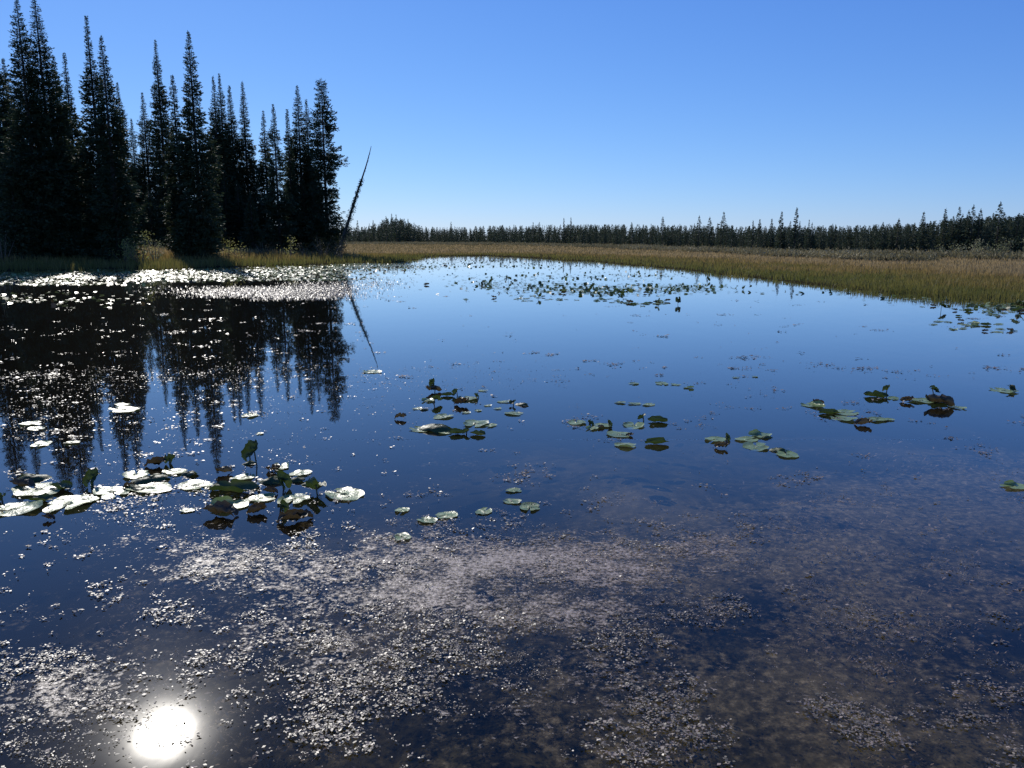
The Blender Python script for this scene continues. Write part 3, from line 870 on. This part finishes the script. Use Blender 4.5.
NAMES = {'flat': 'lily_pad', 'edge': 'lily_pad', 'boat': 'folded_lily_leaf', 'arch': 'humped_lily_leaf', 'crumple': 'withered_lily_leaf', 'up': 'standing_lily_leaf'}
CATS = {'flat': 'lily pad', 'edge': 'lily pad', 'boat': 'lily leaf', 'arch': 'lily leaf', 'crumple': 'lily leaf', 'up': 'lily leaf'}
rl = np.random.default_rng(5)
n_leaf = 0
def place_leaf(px, py, wpx, kind, label, group):
    global n_leaf
    n_leaf += 1
    x, y = (float(c) for c in ground(px, py))
    dist = math.sqrt(x * x + y * y + EYE * EYE)
    w = wpx * dist / F_PX * (.86 if px < 360 and 450 < py < 530 else 1.0)
    rz = rl.uniform(-.6, .6) + (math.pi if rl.uniform() < .5 else 0)
    if kind in ('flat', 'edge'): rz = rl.uniform(0, 6.28)
    me = LEAVES[kind][int(rl.integers(0, len(LEAVES[kind])))]
    if kind == 'up':
        root = empty(NAMES[kind], (x, y, .0)); tag(root, label, CATS[kind], group)
        h = w * rl.uniform(.45, .75)
        ln = rl.uniform(-.5, .5) * h
        st = link('stalk', stalk_mesh(h, ln, n_leaf), root)
        b = link('blade', me, root, (ln, 0, h - .03))
        b.scale = (w, w, w); b.rotation_euler = (rl.uniform(-.5, .5), rl.uniform(.5, 1.2) * rl.choice([-1, 1]), rl.uniform(0, 6.28))
        return root
    o = link(NAMES[kind], me, None, (x, y, .006))
    sxy = w / 1.08
    if kind == 'boat': sxy = w / 1.1
    if kind == 'arch': sxy = w / 1.15
    o.scale = (sxy, sxy * (1.0 if kind in ('flat', 'edge') else 1.0), sxy * {'flat': 1.0, 'edge': 1.0, 'boat': .75, 'arch': .8, 'crumple': .75}[kind] * rl.uniform(.85, 1.2))
    o.rotation_euler = (rl.normal(0, .02), rl.normal(0, .02), rz)
    tag(o, label, CATS[kind], group)
    return o

LOOK = {'flat': 'flat pale lily pad', 'edge': 'lily pad with upturned rim', 'boat': 'dark folded boat-like lily leaf', 'arch': 'dark humped lily leaf',
        'crumple': 'brown crumpled lily leaf', 'up': 'ragged lily leaf raised on a stalk'}
ORD = ['leftmost', 'second', 'third', 'fourth', 'fifth', 'sixth', 'seventh', 'eighth', 'ninth', 'tenth', 'eleventh', 'twelfth', 'thirteenth', 'fourteenth', 'fifteenth', 'sixteenth', 'seventeenth', 'eighteenth']
def cluster(items, where, group):
    bykind = {}
    for it in items: bykind.setdefault(it[3], []).append(it)
    for kind, lst in bykind.items():
        lst = sorted(lst, key=lambda t: t[0])
        widest = max(lst, key=lambda t: t[2])
        for k, (px, py, w, _) in enumerate(lst):
            if len(lst) == 1: lab = f'the only {LOOK[kind]} {where}'
            elif (px, py, w, kind) == widest and sum(1 for q in lst if q[2] == w) == 1: lab = f'widest {LOOK[kind]} {where}'
            elif k == 0: lab = f'leftmost {LOOK[kind]} {where}'
            elif k == len(lst) - 1: lab = f'rightmost {LOOK[kind]} {where}'
            else: lab = f'{LOOK[kind]}, {ORD[k]} from left {where}'
            place_leaf(px, py, w, kind, lab, group)

FL, ED, BO, AR, CR, UP = 'flat', 'edge', 'boat', 'arch', 'crumple', 'up'
cluster([(34, 479, 32, AR), (39, 490, 52, FL), (22, 488, 26, CR), (14, 510, 48, FL), (41, 501, 24, BO), (68, 505, 48, FL), (4, 503, 14, UP), (92, 486, 20, UP), (49, 520, 14, CR),
         (62, 489, 28, BO), (85, 500, 28, FL)], 'of the left edge raft', 'lily leaves of the raft at the left edge')
cluster([(112, 493, 40, FL), (134, 489, 26, AR), (150, 489, 44, FL), (152, 481, 38, AR), (155, 466, 24, CR), (172, 465, 16, UP), (129, 488, 16, CR), (136, 475, 30, FL), (190, 475, 20, AR), (175, 472, 26, FL),
         (196, 486, 38, FL)], 'of the raft beside the biggest one', 'lily leaves of the second raft from the left')
cluster([(224, 474, 24, CR), (233, 491, 52, BO), (243, 478, 28, FL), (258, 467, 26, UP), (249, 464, 16, AR), (281, 467, 24, ED), (271, 482, 32, AR), (300, 474, 26, FL), (297, 481, 22, AR), (312, 485, 24, AR),
         (294, 500, 40, FL), (318, 496, 26, UP), (344, 495, 46, FL), (222, 516, 40, CR), (228, 507, 40, ED), (258, 513, 28, CR), (291, 522, 36, CR), (278, 512, 16, UP), (304, 519, 24, CR), (271, 494, 18, CR),
         (262, 499, 30, FL), (274, 471, 20, CR), (285, 489, 22, UP)], 'of the biggest raft', 'lily leaves of the biggest raft')
cluster([(400, 419, 13, CR), (434, 392, 19, CR), (428, 401, 15, ED), (433, 404, 12, UP), (424, 410, 9, AR), (417, 409, 10, FL), (447, 396, 13, BO), (458, 396, 10, UP), (467, 399, 24, FL), (475, 398, 8, UP),
         (461, 405, 18, CR), (443, 417, 21, FL), (438, 430, 40, AR), (420, 430, 22, FL), (446, 433, 14, FL), (457, 434, 17, BO), (466, 434, 9, UP), (476, 424, 30, FL), (490, 426, 14, FL), (478, 435, 16, BO),
         (504, 402, 13, FL), (513, 405, 9, UP), (522, 405, 15, AR), (514, 414, 18, FL), (483, 391, 10, FL), (488, 406, 8, FL), (478, 411, 8, FL), (498, 409, 8, FL), (466, 413, 9, FL), (436, 391, 12, UP)],
        'in the centre cluster', 'lily leaves of the centre cluster')
cluster([(577, 423, 21, FL), (588, 425, 8, UP), (602, 426, 20, FL), (611, 427, 8, UP), (592, 429, 14, ED), (601, 428, 9, CR), (634, 426, 24, FL), (626, 424, 8, AR), (645, 421, 10, UP), (658, 422, 20, BO),
         (619, 435, 27, FL), (630, 436, 9, CR), (626, 446, 21, ED), (656, 444, 24, BO)], 'in the cluster right of centre', 'lily leaves of the cluster right of centre')
cluster([(634, 384, 11, FL), (662, 384, 15, FL), (676, 385, 10, FL), (689, 388, 10, ED), (620, 403, 11, FL), (634, 404, 13, FL), (649, 405, 13, FL), (736, 378, 7, FL), (755, 377, 7, FL)],
        'behind the cluster right of centre', 'lone pads behind the cluster right of centre')
cluster([(715, 440, 22, FL), (727, 440, 8, UP), (721, 448, 16, CR), (760, 436, 22, ED), (767, 438, 11, AR), (747, 440, 22, FL), (756, 447, 28, FL), (778, 451, 17, AR), (787, 455, 24, FL)],
        'left of the long right row', 'lily leaves of the small right cluster')
cluster([(813, 406, 22, ED), (818, 404, 14, CR), (829, 414, 19, BO), (843, 413, 28, FL), (843, 419, 24, FL), (864, 425, 20, CR), (877, 420, 20, FL), (888, 420, 11, FL), (876, 397, 20, BO), (886, 394, 9, UP),
         (893, 399, 12, FL), (907, 402, 15, CR), (921, 401, 26, FL), (935, 396, 10, UP), (941, 406, 28, CR), (938, 402, 18, BO), (957, 408, 16, FL)], 'in the long row on the right', 'lily leaves of the long right row')
cluster([(1003, 391, 22, FL), (1012, 391, 8, UP), (1014, 487, 22, ED)], 'at the right edge of the photo', 'lone lily leaves at the right edge')
cluster([(427, 521, 20, FL), (446, 516, 22, FL), (484, 512, 18, FL), (514, 491, 15, FL), (512, 502, 18, FL), (530, 508, 24, FL), (402, 511, 16, FL), (402, 538, 20, ED)],
        'among the nearer weed', 'lone pads among the nearer weed')
cluster([(31, 424, 16, FL), (36, 429, 14, FL), (41, 445, 18, FL), (72, 443, 13, FL), (123, 405, 13, FL), (124, 410, 26, FL), (250, 416, 17, FL), (260, 434, 8, FL), (187, 511, 15, FL),
         (372, 372, 20, FL)], 'over the spruce reflections', 'lone pads over the spruce reflections')

# right hand patch near the bank (nearest of the crowded pads)
rl = np.random.default_rng(9)
KM = [FL, ED, CR, BO, UP, AR]
def patch(blobs, n, label, group, wlo, whi, probs):
    out = []
    wts = np.array([b[4] for b in blobs], float); wts /= wts.sum()
    for k in range(n):
        b = blobs[int(rl.choice(len(blobs), p=wts))]
        px, py = b[0] + rl.normal(0, 1) * b[2], b[1] + rl.normal(0, 1) * b[3]
        x, y = ground(px, py)
        if shore_dist(np.array([x]), np.array([y]))[0] > -.15: continue
        out.append((px, py))
    for px, py in out:
        kind = KM[int(rl.choice(6, p=probs))]
        x, y = ground(px, py)
        wm = rl.uniform(wlo, whi)
        place_leaf(px, py, wm * F_PX / math.hypot(x, y), kind, label.format(LOOK[kind]), group)
patch([(955, 310, 14, 1.5, 1), (995, 313, 18, 2.5, 2), (1015, 309, 10, 2, 1), (945, 323, 8, 1.2, .5), (972, 326, 12, 1.5, .8), (1000, 331, 10, 1.2, .4), (985, 304, 22, 1.5, 1)], 62,
      '{} in the crowded patch by the right bank', 'crowded lily leaves by the right bank', .12, .23, [.34, .16, .2, .12, .14, .04])
patch([(540, 299, 24, 1.6, 1.6), (610, 300, 12, 1.5, .6), (640, 303, 14, 1.6, 1.0), (500, 297, 8, 1, .3), (655, 303.5, 5, .8, .5), (600, 290, 55, 3.2, 2.0), (680, 287, 22, 2.5, 1), (480, 284, 30, 2, .8)], 104,
      '{} in the scattered patch far off at the middle', 'scattered lily leaves far off at the middle', .13, .23, [.42, .26, .1, .06, .11, .05])

# farther pads read as one scatter
def leaf_scatter(name, blobs, n, wlo, whi, mats, label, seed, up=.35, tilt=.16):
    r = np.random.default_rng(seed)
    wts = np.array([b[4] for b in blobs], float); wts /= wts.sum()
    bi = r.choice(len(blobs), n, p=wts)
    B = np.array(blobs, float)[bi]
    px = B[:, 0] + r.normal(0, 1, n) * B[:, 2]; py = B[:, 1] + np.clip(r.normal(0, 1, n), -2, 2) * B[:, 3]
    x, y = ground(px, py)
    k = shore_dist(x, y) < -.1
    x, y = x[k], y[k]; n = len(x)
    V, F, MI, off = [], [], [], 0
    meshes = {}
    for kd in ('flat', 'crumple'):
        pass
    th = np.linspace(0, 2 * np.pi, 9)[:-1]
    for i in range(n):
        w = r.uniform(wlo, whi)
        a = r.uniform(0, 6.28)
        isup = r.uniform() < up
        cx = .5 * np.cos(th) * 1.15; cy = .5 * np.sin(th)
        rim = .06 * r.uniform(-.3, 1, 8)
        P = np.stack([cx, cy, rim], 1)
        P = np.concatenate([P, [[0, 0, -.01]]]) * w
        if isup:
            t = r.uniform(.3, 1.2); ca, sa = math.cos(t), math.sin(t)
            P[:, 1] = P[:, 1] * r.uniform(.5, 1)
            P = np.stack([P[:, 0], P[:, 1] * ca - P[:, 2] * sa, P[:, 1] * sa + P[:, 2] * ca + .22 * w * math.sin(t)], 1)
        else:
            t1, t2 = r.normal(0, tilt, 2)
            P[:, 2] += P[:, 0] * t1 + P[:, 1] * t2
            P[:, 2] += .01
        ca, sa = math.cos(a), math.sin(a)
        P = np.stack([P[:, 0] * ca - P[:, 1] * sa + x[i], P[:, 0] * sa + P[:, 1] * ca + y[i], P[:, 2] + .004], 1)
        V.append(P)
        F.append(np.array([[8, 0, 1, 2], [8, 2, 3, 4], [8, 4, 5, 6], [8, 6, 7, 0]]) + off); off += 9
        MI += [1 if isup and r.uniform() < .7 else 0] * 4
    o = link(name, mesh_np(name, np.concatenate(V), np.concatenate(F), mats, True, MI))
    tag(o, label, 'lily pads', kind='stuff')
leaf_scatter('distant_lily_pads', [(600, 290, 55, 3.0, 2.6), (685, 288, 22, 2.0, .9), (510, 285, 40, 2.6, .9), (540, 277, 55, 2.5, .8), (640, 276, 35, 2.6, .6), (480, 263, 40, 2.2, 1.6), (560, 267, 40, 2.0, .6), (870, 292, 50, 2, .25), (940, 299, 40, 2, .4),
              (1005, 306, 22, 2.5, .5)], 2300, .07, .14, [M_PAD, M_LEAFDARK], 'tiny pads and leaves scattered over the far middle of the pond', 41, .28, .06)
leaf_scatter('bankside_lily_pads', [(40, 277, 60, 2.0, 2.2), (190, 274, 60, 2.2, 2.5), (290, 271.5, 45, 2.6, 2.4), (370, 267, 35, 2.0, 1.5), (40, 283, 50, 1.2, .5), (90, 300, 30, 4, .05), (180, 280, 30, 1.2, .25), (300, 279, 35, .9, .4), (15, 298, 14, 3, .05)],
             11500, .07, .14, [M_PAD, M_LEAFBROWN], 'crowded glinting pads along the shaded left bank', 42, .12, .10)

# ------------------------------------------------------------------ floating weed
def weed(name, n, dens, seed, size, spread, per, label, tilt=.16, mat=None, zlo=.003, zhi=.012, aspect=(.35, .8)):
    """clumps of small wet leaves: n clump centres kept with probability dens"""
    r = np.random.default_rng(seed)
    px = r.uniform(-80, 1104, n); py = 258 + 540 * r.uniform(0, 1, n)
    x, y = ground(px, py)
    p = dens(px, py, x, y)
    k = (r.uniform(0, 1, n) < p) & (shore_dist(x, y) < -.2)
    x, y = x[k], y[k]; n = len(x)
    dist = np.hypot(np.hypot(x, y), EYE)
    m = np.maximum(1, r.geometric(1.0 / per, n))
    idx = np.repeat(np.arange(n), np.minimum(m, per * 4))
    N = len(idx)
    far = np.clip(dist / 5, .8, 3.5)
    S = (size * r.uniform(.6, 1.5, n) * far)[idx]
    rr = np.abs(r.normal(0, 1, N)) * (spread * far * r.uniform(.5, 1.5, n) * np.sqrt(m))[idx]
    b = r.uniform(0, 6.28, N); a = r.uniform(0, 6.28, N)
    P = np.stack([x[idx] + np.cos(b) * rr * 1.3, y[idx] + np.sin(b) * rr, r.uniform(zlo, zhi, N)], 1)
    D = np.stack([np.cos(a), np.sin(a), r.normal(0, tilt, N)], 1); D /= np.linalg.norm(D, axis=1)[:, None]
    sd = np.stack([-np.sin(a), np.cos(a), r.normal(0, tilt, N)], 1)
    Ln = S * r.uniform(.7, 1.5, N); Wd = Ln * r.uniform(aspect[0], aspect[1], N)
    mid = P + D * (Ln * .5)[:, None]; mid[:, 2] += Ln * .06
    Q = np.stack([P, mid + sd * (Wd * .5)[:, None], P + D * Ln[:, None], mid - sd * (Wd * .5)[:, None]], 1)
    if zlo > 0: Q[..., 2] = np.maximum(Q[..., 2], .002)
    else: Q[..., 2] = np.minimum(Q[..., 2], -.004)
    o = link(name, needle_mesh(name, Q, mat or M_WEED))
    tag(o, label, 'water weed', kind='stuff')
    print(name, n, N)

def blobs_density(px, py, blobs):
    p = np.zeros(len(px))
    for cx, cy, sx, sy, w in blobs:
        p = np.maximum(p, w * np.exp(-.5 * (((px - cx) / sx) ** 2 + ((py - cy) / sy) ** 2)))
    return p

NEAR = [(340, 585, 100, 26, 1.0), (450, 550, 80, 22, .95), (240, 560, 80, 30, .85), (40, 695, 70, 36, 1.0), (340, 700, 100, 60, .75), (450, 700, 120, 60, .75), (560, 570, 110, 24, .8), (430, 620, 90, 26, .8),
        (650, 545, 60, 18, .6), (620, 620, 130, 50, .35), (770, 540, 90, 26, .15), (900, 560, 120, 60, .08), (820, 690, 190, 70, .12), (300, 490, 160, 30, .30), (80, 500, 90, 18, .5), (190, 600, 60, 30, .35),
        (560, 730, 160, 50, .40), (820, 500, 60, 6, .1), (200, 680, 70, 40, .55), (120, 560, 60, 30, .30)]
def dens_near(px, py, x, y):
    p = blobs_density(px, py, NEAR)
    nz = fbm(x * 1.6 + 3, y * 1.9, 50, 3) * .45 + fbm(x * 5, y * 5, 60, 3) * .55
    c = np.clip((nz - (.595 - .225 * p)) * 7, 0, 1)
    return c * .8 + .03 * (py > 330) * (px < 440) + .004 * (py > 440)
weed('floating_weed', 46000, dens_near, 71, .0125, .0075, 5, 'wet weed tips and scum flecks floating on the near water')

SUBB0 = [(780, 540, 110, 26, .9), (920, 500, 110, 26, .8), (900, 590, 130, 40, .7), (650, 560, 80, 30, .9), (580, 610, 120, 40, .6), (810, 500, 60, 8, .8), (760, 690, 260, 80, .55), (420, 640, 160, 60, .35), (990, 470, 60, 20, .7), (470, 560, 90, 24, .6)]
FILM = [(470, 560, 110, 26, 1.0), (600, 565, 110, 24, 1.0), (560, 610, 130, 24, .8), (690, 550, 60, 18, .8), (400, 590, 110, 30, .9), (640, 500, 60, 8, .5), (780, 530, 80, 20, .45), (520, 690, 150, 50, .5), (330, 640, 110, 50, .6),
        (860, 600, 130, 50, .3), (820, 500, 60, 8, .5), (760, 700, 160, 50, .3), (240, 560, 100, 24, .75), (330, 575, 110, 24, .8), (60, 690, 80, 40, .7), (950, 500, 60, 20, .3)]
def dens_film(px, py, x, y):
    p = blobs_density(px, py, FILM)
    nz = fbm(x * 1.3 + 5, y * 1.7, 150, 3) * .5 + fbm(x * 6, y * 6, 160, 3) * .5
    return np.clip((nz - (.60 - .22 * p)) * 6, 0, 1) * .9 * (p > .05)
weed('floating_weed_tips', 36000, dens_film, 75, .0065, .0085, 4, 'fine brownish weed tips breaking the surface across the near water', .14)

def film_mat(name, stops, scale, thr, rough, spec, soft):
    m, nt, N, L, out = new_mat(name)
    g = N.new('ShaderNodeNewGeometry')
    a = N.new('ShaderNodeAttribute'); a.attribute_name = 'cover'
    n1 = noise(nt, scale, 4, g.outputs['Position'], .7)
    n2 = noise(nt, scale * .22, 4, g.outputs['Position'], .6)
    n3 = noise(nt, scale * .045, 3, g.outputs['Position'], .6)
    f = math_node(nt, 'ADD', math_node(nt, 'MULTIPLY', n1, .45), math_node(nt, 'ADD', math_node(nt, 'MULTIPLY', n2, .33), math_node(nt, 'MULTIPLY', n3, .22)))
    f = math_node(nt, 'SUBTRACT', f, math_node(nt, 'SUBTRACT', thr, math_node(nt, 'MULTIPLY', a.outputs['Fac'], .22)))
    al = math_node(nt, 'MULTIPLY', f, soft, True)
    col = ramp(nt, n1, stops)
    p = N.new('ShaderNodeBsdfPrincipled'); L.new(col, p.inputs['Base Color'])
    p.inputs['Roughness'].default_value = rough; p.inputs['Specular IOR Level'].default_value = spec
    b = N.new('ShaderNodeBump'); b.inputs['Strength'].default_value = .9; b.inputs['Distance'].default_value = .004
    L.new(n1, b.inputs['Height']); L.new(b.outputs[0], p.inputs['Normal'])
    t = N.new('ShaderNodeBsdfTransparent')
    ms = N.new('ShaderNodeMixShader'); L.new(al, ms.inputs[0]); L.new(t.outputs[0], ms.inputs[1]); L.new(p.outputs[0], ms.inputs[2])
    L.new(ms.outputs[0], out.inputs['Surface'])
    return m

def film(name, z, blobs, mat, label, ylo=440):
    ny, nx = 90, 120
    py = np.linspace(900, ylo, ny); yy = ground(np.full(ny, 512.0), py)[1]
    xx = np.linspace(-6, 7.5, nx)
    Y, X = np.meshgrid(yy, xx, indexing='ij')
    # cover where the weed stands, read on the pond's surface
    px = 512 + F_PX * X / (Y * CP + EYE * SP); v = F_PX * (Y * SP - EYE * CP) / (Y * CP + EYE * SP)
    c = blobs_density(px.ravel(), 384 - v.ravel(), blobs)
    V = np.stack([X, Y, 0 * X + z], -1).reshape(-1, 3)
    i = np.arange(ny - 1)[:, None]; j = np.arange(nx - 1)[None, :]
    q = np.stack([i * nx + j, i * nx + j + 1, (i + 1) * nx + j + 1, (i + 1) * nx + j], -1).reshape(-1, 4)
    o = link(name, mesh_np(name, V, q, mat, True, attrs={'cover': c}))
    tag(o, label, 'water weed', kind='stuff')

M_FILM = film_mat('weed_film', [(.35, (.16, .125, .09)), (.55, (.27, .21, .165)), (.7, (.38, .32, .26))], 42.0, .635, .48, .5, 9.0)
film('surface_weed_film', .0025, FILM, M_FILM, 'pale pinkish film of fine weed lying on the near water')
M_SUBFILM = film_mat('submerged_weed_bed', [(.35, (.10, .078, .038)), (.55, (.23, .175, .095)), (.7, (.38, .29, .18))], 24.0, .555, .9, .05, 5.0)
film('submerged_weed_mat', -.07, SUBB0, M_SUBFILM, 'brown mat of weed seen through the shallow near water')

FARB = [(190, 376, 190, 9, 2.2), (120, 398, 170, 12, .8), (40, 420, 90, 34, .5), (60, 330, 60, 4, .4), (120, 460, 130, 22, .45), (250, 400, 110, 16, .5), (390, 370, 60, 3, .2), (600, 470, 120, 14, .06), (330, 340, 60, 6, .15)]
def dens_far(px, py, x, y):
    p = blobs_density(px, py, FARB)
    c = np.clip((fbm(x * 1.3, y * .8, 80, 4) - .36) * 5, 0, 1)
    return np.clip(p * c * .75, 0, 1) + .007 * (py > 320) * (px < 440) + .0008 * (py > 400)
weed('floating_weed_specks', 90000, dens_far, 72, .0062, .012, 2, 'white glinting specks of weed floating across the spruce reflections', .2)

# weed growing just below the surface, brownest towards the right
def submerged_mat():
    m, nt, N, L, out = new_mat('submerged_weed_leaves')
    g = N.new('ShaderNodeNewGeometry')
    col = ramp(nt, g.outputs['Random Per Island'], [(0, (.06, .045, .03)), (.5, (.20, .14, .10)), (1, (.36, .26, .19))])
    p = N.new('ShaderNodeBsdfPrincipled'); L.new(col, p.inputs['Base Color'])
    p.inputs['Roughness'].default_value = .8; p.inputs['Specular IOR Level'].default_value = .1
    L.new(p.outputs[0], out.inputs['Surface'])
    return m
SUBB = [(780, 540, 110, 26, .9), (920, 500, 110, 26, .8), (900, 590, 130, 40, .7), (650, 560, 80, 30, .9), (580, 610, 120, 40, .6), (810, 500, 60, 8, .8), (760, 690, 260, 80, .55), (420, 640, 160, 60, .35), (990, 470, 60, 20, .7), (470, 560, 90, 24, .6)]
def dens_sub(px, py, x, y):
    p = blobs_density(px, py, SUBB)
    nz = fbm(x * .9 + 9, y * 1.1, 90, 3) * .5 + fbm(x * 3.2, y * 3.6, 91, 3) * .5
    return np.clip((nz - (.57 - .20 * p)) * 6, 0, 1) * .85 * (p > .04)
weed('submerged_weed', 15000, dens_sub, 73, .021, .018, 7, 'brown feathery weed growing just below the water surface', .5, submerged_mat(), -.16, -.015, (.15, .4))

leaf_scatter('floating_fleck_sheet', [(255, 292, 38, 2.8, 1.6), (318, 289, 22, 3.4, 1.3), (300, 296, 30, 2.2, .8), (375, 283, 16, 3, .2), (470, 259.5, 40, 1.2, .4)], 20000, .015, .042, [M_WEED, M_WEED],  # dense scatter of tiny tilted discs on the water
             'silvery sheet of small floating flecks before the dark reflections', 45, .10, .20)
print('leaves', n_leaf)
